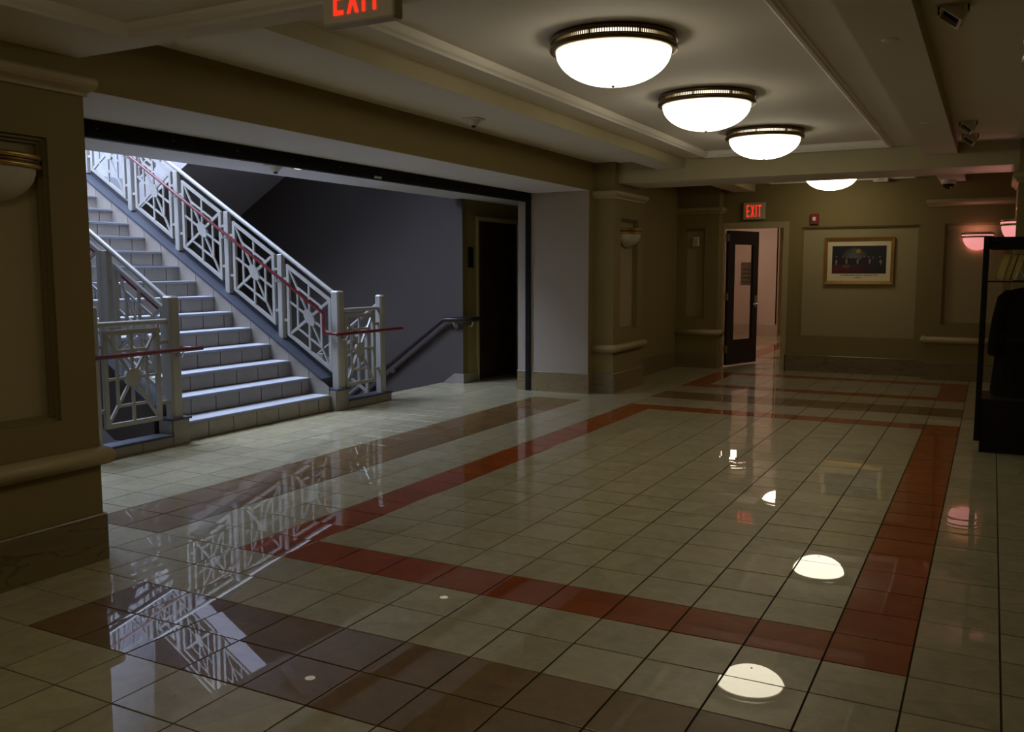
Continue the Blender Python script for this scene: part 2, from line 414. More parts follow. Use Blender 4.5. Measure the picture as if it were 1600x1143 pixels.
def rect_mould(x0, y0, x1, y1, z):
    b = MB(); k = len(MOULD); cs = [(x0,y0,1,1),(x1,y0,-1,1),(x1,y1,-1,-1),(x0,y1,1,-1)]
    vs = [(x+sx*o, y+sy*o, z+h) for x, y, sx, sy in cs for o, h in MOULD]
    fs = [(i*k+q, ((i+1) % 4)*k+q, ((i+1) % 4)*k+(q+1) % k, i*k+(q+1) % k) for i in range(4) for q in range(k)]
    b.add(vs, fs); return trim(b, CEIL)
rect_mould(-8.15, -1.15, -1.5, 22.3, ZC)
rect_mould(-8.15, 25.35, -1.5, 33.95, ZC)
rect_mould(-9.75, -13.0, 0.4, -2.05, 8.34)
# rounded cove over the right-hand recess
cv = [(1.95, ZC+0.05)]+[(1.95+1.2*math.sin(t*math.pi/16), ZC-0.55+0.55*math.cos(t*math.pi/16)) for t in range(9)]+[(XRH, ZC+0.05)]
trim(MB().prism(cv, 'y', -1.55, 22.5), CEIL)
trim(MB().prism(cv, 'y', 25.1, 33.2), CEIL)

# ------------------------------------------------------------------ profiles shared by the walls
RAILP = [(0, 1.66), (0.06, 1.65), (0.13, 1.68), (0.17, 1.75), (0.18, 1.81), (0.17, 1.87), (0.13, 1.93), (0.06, 1.96), (0, 1.96)]
CROWNP = [(0, 7.74), (0.05, 7.74), (0.05, 7.79), (0.08, 7.82), (0.14, 7.86), (0.17, 7.92), (0.17, 8.0), (0.14, 8.04), (0, 8.04)]
BASEP = [(0, 0), (0.05, 0), (0.05, 0.79), (0.035, 0.81), (0, 0.81)]
NST = [(0.05, 0.07), (0.05, 0.13), (0.0, 0.2)]
n_base = [0]
def base(path, side):
    mb = MB().sweep(path, BASEP, side)
    nm = {1: 'baseboard_left', 0: 'baseboard_stairs', 2: 'baseboard_far', 3: 'baseboard_right', 4: 'baseboard_corridor'}[base.where]
    return S(nm, mb, CORRB if base.where == 4 else STONE)

# ------------------------------------------------------------------ left wall: two pilasters, header, piers
def pilaster_left(y0, y1, xb=XLH):
    M = lambda u, v, d: (XL-d, u, v)
    h = [y0+0.68, y1-0.68, 2.5, 7.0, NST]
    b = MB(); face_wall(b, M, y0, y1, 0, ZC, [h])
    b.add([(XL,y0,0),(xb-.4,y0,0),(xb-.4,y0,ZC),(XL,y0,ZC)], [(0,1,2,3)]); b.add([(XL,y1,0),(xb-.4,y1,0),(xb-.4,y1,ZC),(XL,y1,ZC)], [(0,1,2,3)])
    w_ = S('wall_left', b, WALL); niche(w_, M, h, PANEL)
    pth = [(xb, y1), (XL, y1), (XL, y0), (xb, y0)]
    trim(MB().sweep(pth, RAILP, -1, True)); trim(MB().sweep(pth, CROWNP, -1))
    base.where = 1; base(pth, -1)
pilaster_left(YN0, YN1); pilaster_left(YP0, YP1)
S('wall_left', MB().box(XLH-0.4, -15, 0, XLH, YN0, ZC), WALL)
S('wall_left', MB().box(-15.6, YN0, 0, XLH, YO0, ZC), WALL)
S('wall_left', MB().box(XMID, YO0, ZH, XLH, YO1, ZC+0.1), WALL)                       # header
S('trim_soffit', MB().box(XMID, YO0, ZH-0.012, XLH-0.004, YO1, ZH-0.002), SOFFIT)
S('wall_left', MB().box(-15.6, YO1+0.004, 0, XLH, YP1-0.05, ZC), WALL)
S('wall_reveal', MB().box(XMID, YO1-0.01, 0, XLH-0.003, YO1, ZH-0.012), REVEAL)
S('wall_reveal', MB().box(-15.6, YO1-0.01, 0, -15.2, YO1, 7.98), REVEAL)
S('wall_left', MB().box(-13.2, YP1-0.05, 0, -12.6, YF, ZC), WALL)
base.where = 1
base([(XMID+0.02, YO1-0.01), (XLH, YO1-0.01), (XLH, YP0)], 1)
base([(-12.6, YP1), (-12.6, YFP)], 1)
base.where = 0
base([(-15.6, YO1-0.01), (-15.22, YO1-0.01)], 1)
# shutter frame of black steel around the opening
sf = thing('fire_shutter', (XMID, 10.5, 0), 'black steel fire shutter frame lining the wide opening to the stairs', 'shutter')
MB().box(-15.2, YO0, 7.68, XMID, YO1, ZH-0.012).build('lintel', BLACK, sf)
MB().box(-15.2, YO1-0.12, 0, XMID, YO1-0.01, 7.68).build('guide_rail', BLACK, sf)
MB().box(-15.2, YO0, 0, XMID, YO0+0.12, 7.68).build('guide_rail', BLACK, sf)
MB().box(XMID, YO0, 7.78, XMID+0.025, YO1-0.01, 7.81).build('lip', BLACK, sf)
for y in range(1, 21, 2):
    MB().lathe([(0, 0.02), (0.014, 0.014), (0.02, 0)], (XMID+0.01, y+0.4, 7.86), 8).build('rivet', STEEL, sf)
MB().cbox(XMID, 11.0, 7.70, XMID+0.05, 11.35, 7.77, 0.01).build('latch', STEEL, sf)

# ------------------------------------------------------------------ far wall
Mf = lambda y: (lambda u, v, d: (u, y+d, v))
b = MB(); h1 = [-6.62, -1.34, 1.66, 7.0, [(0.05, 0.05), (0.04, 0.1), (0.0, 0.16)]]; hd = [-10.42, -7.40, 0, 7.06, [(0, 0.42)]]
face_wall(b, Mf(YF), -10.7, -0.4, 0, ZC, [h1, hd])
b.box(-10.7, YF+0.42, 7.06, -0.4, YF+0.44, ZC); b.box(-7.4, YF+0.42, 0, -0.4, YF+0.44, ZC); b.box(-13.0, YF+0.42, 0, -10.42, YF+0.44, ZC)
wf = S('wall_far', b, WALL); niche(wf, Mf(YF), h1, PANEL)
b = MB(); h2 = [-12.2, -11.15, 2.5, 7.02, NST]; face_wall(b, Mf(YFP), -13.0, -10.45, 0, ZC, [h2])
b.add([(-10.45, YFP, 0), (-10.45, YF, 0), (-10.45, YF, ZC), (-10.45, YFP, ZC)], [(0,1,2,3)])
wp = S('wall_far', b, WALL); niche(wp, Mf(YFP), h2, PANEL)
pth = [(-12.6, YFP), (-10.45, YFP), (-10.45, YF)]
trim(MB().sweep(pth, RAILP, 1, True)); trim(MB().sweep(pth, CROWNP, 1)); base.where = 2; base(pth, 1)
b = MB(); h3 = [-0.28, 2.2, 2.5, 6.98, NST]; face_wall(b, Mf(YFR), -0.92, 3.4, 0, ZC, [h3])
b.add([(-0.92, YFR, 0), (-0.92, YF, 0), (-0.92, YF, ZC), (-0.92, YFR, ZC)], [(0,1,2,3)])
wq = S('wall_far', b, WALL); niche(wq, Mf(YFR), h3, PANEL)
pth = [(-0.92, YF), (-0.92, YFR), (3.3, YFR)]
trim(MB().sweep(pth, RAILP, 1, True)); trim(MB().sweep(pth, CROWNP, 1)); base.where = 2; base(pth, 1)
base([(-7.25, YF), (-0.92, YF)], 1)

# ------------------------------------------------------------------ right wall and back wall
def pilaster_right(y0, y1):
    M = lambda u, v, d: (XR+d, u, v)
    h = [y0+0.68, y1-0.68, 2.5, 7.0, NST]
    b = MB(); face_wall(b, M, y0, y1, 0, ZC, [h])
    for y in (y0, y1): b.add([(XR,y,0),(XRH+.4,y,0),(XRH+.4,y,ZC),(XR,y,ZC)], [(0,1,2,3)])
    w_ = S('wall_right', b, WALL); niche(w_, M, h, PANEL)
    pth = [(XRH, y0), (XR, y0), (XR, y1), (XRH, y1)]
    trim(MB().sweep(pth, RAILP, -1, True)); trim(MB().sweep(pth, CROWNP, -1))
    base.where = 3; base(pth, -1)
pilaster_right(YN0, YN1); pilaster_right(YP0, YP1)
S('wall_right', MB().box(XRH, -15, 0, XRH+.4, YN0, ZC), WALL)
S('wall_right', MB().box(XRH, YO0, ZH, 5.6, YO1, ZC), WALL)
S('wall_right', MB().box(5.5, YN1, 0, 5.9, YP0+.4, ZC), WALL)
S('wall_right', MB().box(XRH, YN0, 0, 5.6, YO0, ZC), WALL)
S('wall_right', MB().box(XRH, YO1, 0, 5.6, YP1, ZC), WALL)
S('wall_right', MB().box(3.3, YP1, 0, 3.7, YF, ZC), WALL)
S('wall_back', MB().box(XLH, -15.4, 0, XRH, -15, 8.4), WALL)

# ------------------------------------------------------------------ lobby and stairwell shell
S('ceiling_lobby', MB().box(XS, -2.4, 8.0, -15.2, YSW, 8.9).box(-18.66, YSW, 8.0, -15.6, 30, 8.9), SOFFIT)
b = MB(); b.box(-39, YSW, -9.5, -18.62, YSW+0.4, 21)
S('wall_stairwell', b, GREYW)
S('wall_stairwell', MB().box(-39, -2.8, -9.5, -15.2, -2.4, 21), WHITEW)
S('wall_stairwell', MB().box(-39.4, -2.8, -9.5, -39, YSW+.4, 21), WHITEW)
S('wall_stairwell', MB().box(XS, -2.4, 8.9, XS+0.3, YSW, 21), GREYW)  # added unseen wall across the open upper lobby, dark to spare the risers
S('wall_stairwell', MB().box(-19.9, -2.4, -9.5, -19.66, YSW, -0.36), GREYW)
S('floor_lower', MB().box(-39, -2.4, -9.8, -19.6, YSW, -9.5), STEPT)
b = MB(); b.box(-39, -2.8, 21, XS+0.3, 3, 21.3); b.box(-39, 13, 21, XS+0.3, YSW+.4, 21.3); b.box(-39, 3, 21, -36, 13, 21.3); b.box(-23, 3, 21, XS+0.3, 13, 21.3)
S('ceiling_stairwell', b, WHITEW)
sk = thing('skylight', (-29.5, 8, 21), 'large daylight skylight over the stairwell', 'skylight')
MB().box(-36, 3, 21.05, -23, 13, 21.1).build('pane', SKYM, sk)
for x in (-36, -31.67, -27.33, -23): MB().box(x-0.08, 3, 20.9, x+0.08, 13, 21.05).build('glazing_bar', RAILM, sk)
# side passage with its door
S('wall_passage', MB().box(-19.0, YSW+0.4, 0, -18.66, 30, 8.0), WALL)
S('wall_passage', MB().box(-18.66, YSW+0.002, 0, -18.62, 23.35, 8.0), WALL)
S('wall_passage', MB().box(-15.7, YP1-0.1, 0, -15.6, 30, 8.0), mat('passage_shade_paint', (0.06, 0.045, 0.03), 0.8, 0.1, 5))  # the unlit passage's darkness is put into its wall colour
S('wall_passage', MB().box(-19.0, 30, 0, -15.6, 30.2, 8.0), mat('passage_shade_paint', (0.06, 0.045, 0.03)))
d2 = S('door_2', MB().box(-18.66, 23.55, 0.02, -18.60, 27.2, 7.1), DOORW)
b = MB(); b.box(-18.66, 23.35, 0, -18.54, 23.5, 7.3); b.box(-18.66, 27.25, 0, -18.54, 27.4, 7.3); b.box(-18.66, 23.5, 7.12, -18.54, 27.25, 7.3)
b.build('door_frame', TRIM, d2)
for k in range(2): MB().box(-18.6, 23.75+k*1.75, 0.6, -18.57, 25.2+k*1.75, 6.7).build('door_panel', DOORW, d2)
S('trim_base_passage', MB().box(-18.62, YSW-0.05, 0, -18.56, 23.34, 0.42), STEPT)
S('trim_base_stairwell', MB().prism([(-18.56, 0), (-18.56, 0.42), (-19.05, 0.42), (-19.65, -0.02), (-19.65, -0.3), (-19.4, -0.3)], 'y', YSW-0.06, YSW), STEPT)
kp = thing('keypad', (-18.61, 22.85, 5.05), 'black wall keypad panel beside the dark side passage', 'keypad')
MB().cbox(-18.62, 22.62, 5.05, -18.56, 23.05, 5.95, 0.02).build('housing', DARKP, kp)
for r_ in range(3):
    for q in range(2): MB().box(-18.56, 22.7+q*0.16, 5.2+r_*0.2, -18.55, 22.8+q*0.16, 5.3+r_*0.2).build('button', BLACK, kp)

# ------------------------------------------------------------------ staircase
RISE, RUN, NST_ = 0.567, 0.905, 16
SX0 = -18.74; SY0, SY1 = 6.77, 13.35
nose = lambda x: RISE+(SX0-x)*RISE/RUN
stair = thing('staircase', (-25, 10.06, 0), 'wide tiled staircase rising away from the lobby between two white railings', 'staircase')
pl = [(SX0-0.08, 0.0)]
for k in range(NST_):
    xk = SX0-0.08-RUN*k
    pl += [(xk, RISE*(k+1)-0.1), (xk-RUN, RISE*(k+1)-0.1)]
pl += [(SX0-0.08-RUN*NST_, RISE*NST_-1.3), (SX0-0.08-RUN*2.2, 0.0)]
MB().prism(pl, 'y', SY0, SY1).build('stair_body', SGROUT, stair)
for k in range(NST_):
    xk = SX0-RUN*k; z = RISE*(k+1)
    t = MB().box(xk-0.05, SY0, z-0.1, xk-RUN-0.04, SY1, z).build('tread', TREAD, stair)
    MB().prism([(xk-0.05, z-0.1), (xk-0.05, z), (xk-0.02, z), (xk, z-0.03), (xk, z-0.075), (xk-0.02, z-0.1)], 'y', SY0, SY1).build('nosing', NOSE, t)
    y = SY1; off = 0.62 if k % 2 == 0 else 0.44
    y2 = SY1-off
    while y > SY0+0.05:
        MB().box(xk-0.08, max(SY0, y2)+0.017, z-RISE+0.02, xk-0.045, y-0.017, z-0.108).build('riser_tile', STEPT, stair)
        y, y2 = y2, y2-1.0
for sgn, (a, bb) in ((1, (SY1, 14.1)), (-1, (6.02, SY0))):
    xa, xb_ = SX0-0.37, SX0-RUN*NST_
    sp = [(xa, 0.0), (xa, nose(xa)+0.24), (xb_, nose(xb_)+0.24), (xb_, nose(xb_)-1.6), (xa-1.7, 0.0)]
    st = MB().prism(sp, 'y', a, bb).build('stringer', GREYW, stair)
    MB().prism([(xa, nose(xa)+0.24), (xa, nose(xa)+0.33), (xb_, nose(xb_)+0.33), (xb_, nose(xb_)+0.24)], 'y', a-0.04, bb+0.04).build('stringer_cap', CAPM, stair)
    yi = (a-0.025, a) if sgn == 1 else (bb, bb+0.025)
    for k in range(NST_):
        x1 = SX0-RUN*k-0.06; x0 = x1-RUN; z = RISE*(k+1)
        MB().prism([(x1-0.012, z), (x1-0.012, nose(x1)+0.235), (x0+0.012, nose(x0)+0.235), (x0+0.012, z)], 'y', *yi).build('stringer_tile', STEPT, stair)
# landing and upper flights
xl = SX0-RUN*NST_
S('floor_landing', MB().box(-39, -2.4, RISE*NST_-0.7, xl-0.05, YSW, RISE*NST_), TREAD)
for y0, y1 in ((16.2, YSW), (-2.39, 3.6)):
    zf = lambda x: 9.4+0.6*(x+28.42)
    u = thing('upper_flight', ((xl+XS)/2, (y0+y1)/2, RISE*NST_), 'underside of the flight rising '+('along the grey side wall' if y0 > 0 else 'along the white side wall'), 'staircase')
    MB().prism([(xl-0.05, zf(xl)), (XS-0.02, zf(XS)), (XS-0.02, zf(XS)+1.1), (xl-0.05, zf(xl)+1.1)], 'y', y0, y1-0.01).build('soffit', mat('flight_soffit_paint', (0.40, 0.37, 0.37), 0.8, 0.04, 3), u)
# flight going down beside the grey wall
for k in range(14):
    if k == 0: down = thing('lower_flight', (-25, 19.4, -8), 'tiled flight going down along the grey wall beyond the lobby floor', 'staircase')
    x = -19.92-0.85*k
    MB().box(x-0.9, 16.7, -0.62*(k+1)-0.3, x, YSW, -0.62*(k+1)).build('tread', STEPT, down)

# ------------------------------------------------------------------ tiled curbs that carry the guards
def curb(name, ya, yb, pa, pb, label):
    t = thing(name, (-18.75, (ya+yb)/2, 0), label, 'curb', 'curbs at the foot of the stairs')
    lo, hi = min(ya, pa), max(yb, pb)
    MB().box(-19.0, ya, 0, -18.53, yb, 0.27).build('curb_core', SGROUT, t)
    MB().box(-19.06, pa, 0, -18.53, pb, 0.72).build('pedestal_core', SGROUT, t)
    MB().box(-19.05, ya, 0.27, -18.46, yb, 0.33).build('curb_cap', CAPM, t)
    MB().box(-19.1, pa-0.03, 0.72, -18.43, pb+0.03, 0.78).build('pedestal_cap', CAPM, t)
    n = max(1, round(yb-ya)); wd = (yb-ya)/n
    for q in range(n):
        MB().box(-18.53, ya+q*wd+0.012, 0.012, -18.5, ya+(q+1)*wd-0.012, 0.262).build('curb_tile', STEPT, t)
    MB().box(-18.53, pa+0.012, 0.012, -18.5, pb-0.012, 0.712).build('pedestal_tile', STEPT, t)
    MB().box(-19.03, pa-0.03, 0.012, -18.53, pa, 0.712).build('pedestal_tile', STEPT, t)
    if yb > pb: MB().box(-19.0, yb, 0.012, -18.53, yb+0.03, 0.262).build('curb_tile', STEPT, t)
    return t
curb('stair_curb', 14.05, 16.66, 13.38, 14.05, 'low tiled curb with square pedestal right of the stair foot')
curb('stair_curb', 3.0, 6.15, 6.15, 6.75, 'low tiled curb with square pedestal left of the stair foot, by the near pilaster')

# ------------------------------------------------------------------ railings
def starburst(parent, P, w, h, T=0.032):
    """P(u,v,d)->xyz ; a framed panel with a medallion and rays"""
    def bar(mb, a, b_, wd, t=T):
        (u0, v0), (u1, v1) = a, b_; L = math.hypot(u1-u0, v1-v0); nx, ny = -(v1-v0)/L*wd/2, (u1-u0)/L*wd/2
        q = [(u0+nx, v0+ny), (u1+nx, v1+ny), (u1-nx, v1-ny), (u0-nx, v0-ny)]
        mb.hexa([P(*p, -t) for p in q]+[P(*p, t) for p in q])
    fwid = 0.12
    fr = MB()
    for q in ([(0,0),(w,0),(w-fwid,fwid),(fwid,fwid)], [(w,0),(w,h),(w-fwid,h-fwid),(w-fwid,fwid)], [(w,h),(0,h),(fwid,h-fwid),(w-fwid,h-fwid)], [(0,h),(0,0),(fwid,fwid),(fwid,h-fwid)]):
        fr.hexa([P(*p, -0.055) for p in q]+[P(*p, 0.055) for p in q])
    f = fr.build('panel_frame', RAILM, parent)
    cu, cv_ = w/2, h/2; e = fwid*0.8
    for a, b_ in (((e, cv_), (cu, cv_)), ((w-e, cv_), (cu, cv_)), ((cu, e), (cu, cv_)), ((cu, h-e), (cu, cv_)),
                  ((e, e), (cu, cv_)), ((w-e, e), (cu, cv_)), ((e, h-e), (cu, cv_)), ((w-e, h-e), (cu, cv_))):
        mb = MB(); bar(mb, a, b_, 0.075); mb.build('ray', RAILM, f)
    iu, iv = w*0.235, h*0.215
    for a, b_ in (((iu, iv), (w-iu, iv)), ((iu, h-iv), (w-iu, h-iv)), ((iu, iv), (iu, h-iv)), ((w-iu, iv), (w-iu, h-iv))):
        mb = MB(); bar(mb, a, b_, 0.075, T*0.9); mb.build('inner_bar', RAILM, f)
    ds = MB(); n = 20; rr = 0.25
    ring = [(cu+rr*math.cos(2*math.pi*q/n), cv_+rr*math.sin(2*math.pi*q/n)) for q in range(n)]
    ds.add([P(*p, -0.05) for p in ring]+[P(*p, 0.05) for p in ring], [tuple(range(n))[::-1], tuple(range(n, 2*n))]+[(i, (i+1) % n, n+(i+1) % n, n+i) for i in range(n)])
    ds.build('medallion', RAILM, f)
    return f

def newel(parent, x, y, z0, z1, a=0.18, name='newel_post'):
    b = MB(); c_ = 0.055
    oc = [(a, a-c_), (a-c_, a), (c_-a, a), (-a, a-c_), (-a, c_-a), (c_-a, -a), (a-c_, -a), (a, c_-a)]
    rows = [(z0, 1), (z1-0.12, 1), (z1-0.12, 0.97), (z1-0.1, 0.97), (z1-0.1, 1), (z1-0.05, 1), (z1, 0.72)]
    vs = [(x+p[0]*s_, y+p[1]*s_, z) for z, s_ in rows for p in oc]
    fs = [(r_*8+i, r_*8+(i+1) % 8, (r_+1)*8+(i+1) % 8, (r_+1)*8+i) for r_ in range(len(rows)-1) for i in range(8)]
    fs += [tuple(range(8))[::-1], tuple(range((len(rows)-1)*8, len(rows)*8))]
    return b.add(vs, fs).build(name, RAILM, parent)

def stair_railing(y, inner, label):
    t = thing('stair_railing', (-25, y, nose(-25)), label, 'railing', 'railings along the stairs')
    # panels between posts, sheared along the slope
    for q in range(5):
        xr = -18.98-2.58*q if q else -18.98
        wd = 2.02
        P = lambda u, v, d: (xr-u, y+d, nose(xr-u)+0.60+v)
        starburst(t, P, wd, 2.58)
        for uu, xx in ((0, 0.2), (wd, -0.2)):
            for v in (0.55, 2.05):
                zz = nose(xr-uu)+0.6+v
                MB().box(xr-uu-0.02*(1 if xx > 0 else -1), y-0.04, zz-0.05, xr-uu+xx, y+0.04, zz+0.05).build('panel_lug', RAILM, t)
        xp = xr-wd-0.28
        MB().cbox(xp-0.115, y-0.1, nose(xp)+0.3, xp+0.115, y+0.1, nose(xp)+3.36, 0.02).build('post', RAILM, t)
    x0, x1 = -18.85, -18.85-2.58*5
    MB().tube([(x0, y, nose(x0)+3.47), (x1, y, nose(x1)+3.47)], 0.08, 14).build('top_rail', RAILM, t)
    xh = -19.05; s_ = 1 if inner > y else -1
    xg = -18.28
    yg = inner
    pts = [(x1, inner, nose(x1)+2.65), (xh, inner, 3.42), (xh, inner, 2.72), (xg, inner, 2.72)]
    far_ = (xg, 17.1, 2.72) if s_ < 0 else (xg, 3.0, 2.72)
    h_ = MB().tube(pts, 0.055, 12).build('handrail', REDR, t)
    MB().tube([(xg, inner+0.25*s_, 2.72), far_], 0.062, 12).build('handrail', REDR, t)
    for q in range(4):
        xb_ = -21.2-2.58*q
        zz = nose(xb_)+2.6
        MB().tube([(xb_, y-0.08*(-s_), zz-0.18), (xb_, inner, zz-0.16), (xb_, inner, zz)], 0.03, 8).build('bracket', STEEL, t)
    return t
YRR, YRL = 13.78, 6.42
stair_railing(YRR, 13.42, 'white starburst railing with red handrail on the right side of the stairs')
stair_railing(YRL, 6.86, 'white starburst railing with red handrail on the left side of the stairs')
def guard(ya, yb, pa, pb, other, label, newel_y):
    XG = -18.72
    t = thing('stair_guard', (XG, (pa+pb)/2, 0.33), label, 'railing', 'low guards at the foot of the stairs')
    newel(t, XG, newel_y, 0.78, 4.22)
    newel(t, XG, other, 0.33, 4.02, 0.15, 'end_post')
    P = lambda u, v, d: (XG+0.02-d, pa+u, 0.78+v)
    starburst(t, P, pb-pa, 2.58)
    lo, hi = sorted((newel_y, other))
    MB().tube([(XG, lo, 3.52), (XG, hi, 3.52)], 0.075, 12).build('top_rail', RAILM, t)
    for yy0, yy1 in ((lo, pa), (pb, hi)):
        for z in (1.25, 2.95): MB().box(XG-0.04, yy0, z-0.05, XG+0.04, yy1, z+0.05).build('panel_lug', RAILM, t)
    for yy in (newel_y,):
        MB().tube([(XG+0.16, yy, 2.52), (XG+0.36, yy, 2.52), (XG+0.44, yy, 2.66)], 0.03, 8).build('bracket', STEEL, t)
    return t
guard(0, 0, 14.08, 15.86, 16.3, 'short white starburst guard right of the stair foot', 13.78)
guard(0, 0, 4.12, 5.94, 3.82, 'short white starburst guard left of the stair foot, beside the near pilaster', 6.42)
# railing of the flight that goes down, seen through the right guard
t = thing('stair_railing', (-24, 16.35, -4), 'bluish white railing sloping down behind the right guard', 'railing', 'railings along the stairs')
dn = lambda x: -0.1+0.7*(x+19.3)
MB().tube([(-18.75, 16.35, 3.75), (-28, 16.35, dn(-28)+3.5)], 0.07, 10).build('top_rail', RAILM, t)
for q in range(3):
    xr = -19.35-2.5*q
    P = lambda u, v, d: (xr-u, 16.35+d, dn(xr-u)+0.4+v)
    starburst(t, P, 2.0, 2.6)
    MB().cbox(xr-2.4, 16.25, dn(xr-2.26)-0.2, xr-2.13, 16.45, dn(xr-2.26)+3.4, 0.02).build('post', RAILM, t)
MB().prism([(-19.3, 0), (-19.3, 0.25), (-28.5, dn(-28.5)+0.25), (-28.5, dn(-28.5)-0.6), (-20.2, -0.9)], 'y', 16.1, 16.6).build('stringer', GREYW, t)
# railing of the flight overhead, seen mirrored in the floor
def upper_railing(y, label):
    zt = lambda x: 9.4+0.6*(x+28.42)+1.1
    t = thing('stair_railing', (-26, y, zt(-26)), label, 'railing', 'railings along the stairs')
    for q in range(5):
        xr = -32.6+2.58*q
        P = lambda u, v, d: (xr+u, y+d, zt(xr+u)+0.25+v)
        starburst(t, P, 2.02, 2.58)
        xp = xr+2.3
        MB().cbox(xp-0.115, y-0.1, zt(xp), xp+0.115, y+0.1, zt(xp)+3.05, 0.02).build('post', RAILM, t)
    MB().tube([(-32.8, y, zt(-32.8)+3.1), (-19.4, y, zt(-19.4)+3.1)], 0.08, 12).build('top_rail', RAILM, t)
upper_railing(16.35, 'white starburst railing on the flight overhead along the grey wall')
upper_railing(3.45, 'white starburst railing on the flight overhead along the white wall')
# dark wall handrail
t = thing('wall_handrail', (-19.5, 21.95, 2.7), 'dark wooden wall handrail sloping down along the grey wall', 'handrail')
MB().tube([(-18.38, 23.2, 2.80), (-18.38, 21.93, 2.80), (-19.45, 21.93, 2.80), (-26.0, 21.93, 2.80-0.735*6.55)], 0.095, 12).build('rail', DARKR, t)
for px, py, pz, w_ in ((-18.95, 22.2, 2.8, 0), (-22.35, 22.2, 0.67, 0), (-18.62, 22.7, 2.8, 1)):
    if w_ == 0:
        MB().tube([(px, 22.2, pz-0.3), (px, 22.03, pz-0.32), (px, 21.93, pz-0.06)], 0.03, 8).build('bracket', STEEL, t)
        MB().tube([(px, 22.2, pz-0.3), (px, 22.17, pz-0.3)], 0.12, 14).build('rosette', STEEL, t)
    else:
        MB().tube([(-18.62, py, pz-0.3), (-18.48, py, pz-0.32), (-18.38, py, pz-0.06)], 0.03, 8).build('bracket', STEEL, t)
        MB().tube([(-18.62, py, pz-0.3), (-18.59, py, pz-0.3)], 0.12, 14).build('rosette', STEEL, t)

# ------------------------------------------------------------------ ceiling bowls
def bowl(x, y, label, group='glass bowl ceiling lights in the hall', m1=BOWL, m2=BOWLT, ZC=ZT):
    t = thing('ceiling_light', (x, y, 8.43), label, 'ceiling light', group)
    c0 = (x, y, 0)
    MB().lathe([(0, ZC), (1.14, ZC), (1.2, ZC-0.01), (1.215, ZC-0.05), (1.215, ZC-0.09), (1.17, ZC-0.1), (0, ZC-0.1)], c0, 56).build('canopy_ring', BRONZE, t)
    MB().lathe([(1.15, ZC-0.1), (1.15, ZC-0.17)], c0, 56).build('glow_strip', m2, t)
    b = MB()
    for q in range(160):
        a = 2*math.pi*q/160; ca, sa = math.cos(a), math.sin(a); w2 = 0.02 if q % 20 == 0 else 0.0075
        p = []
        for z in (ZC-0.17, ZC-0.1):
            for rr, tt in ((1.16, -w2), (1.16, w2), (1.19, w2), (1.19, -w2)): p.append((x+ca*rr-sa*tt, y+sa*rr+ca*tt, z))
        b.hexa(p)
    b.build('perforated_band', BRONZE, t, kind='stuff')
    MB().lathe([(1.06, ZC-0.17), (1.2, ZC-0.17), (1.22, ZC-0.19), (1.22, ZC-0.25), (1.18, ZC-0.275), (1.08, ZC-0.28), (1.06, ZC-0.26)], c0, 56).build('rim_ring', BRONZE, t)
    pr = [(1.1*math.cos(a), ZC-0.26-0.63*math.sin(a)) for a in [R(90*q/14) for q in range(15)]]
    pr[-1] = (0.0, ZC-0.89)
    MB().lathe(pr, c0, 56).build('glass_bowl', m1, t)
    MB().lathe([(0, ZC-0.88), (0.035, ZC-0.88), (0.035, ZC-0.90), (0.02, ZC-0.92), (0, ZC-0.93)], c0, 12).build('finial', BRONZE, t)
bowl(-4.95, 5.1, 'largest, nearest glowing glass bowl ceiling light with bronze ring')
bowl(-4.95, 11.5, 'middle glowing glass bowl ceiling light with bronze ring')
bowl(-4.95, 18.15, 'glowing glass bowl ceiling light nearest the cross beam')
bowl(-4.85, 31.0, 'glowing glass bowl ceiling light beyond the cross beam, half hidden')
bowl(-4.9, -8.0, 'glass bowl ceiling light in the entry bay beside the camera', ZC=8.46)
bowl(-9.0, 43.5, 'glass bowl ceiling light in the corridor beyond the open door', 'corridor ceiling lights', CBOWL, CBOWL, ZC)
bowl(-9.5, 50.0, 'glass bowl ceiling light midway along the corridor', 'corridor ceiling lights', CBOWL, CBOWL, ZC)
bowl(-14.5, 54.0, 'glass bowl ceiling light at the end of the corridor', 'corridor ceiling lights', CBOWL, CBOWL, ZC)

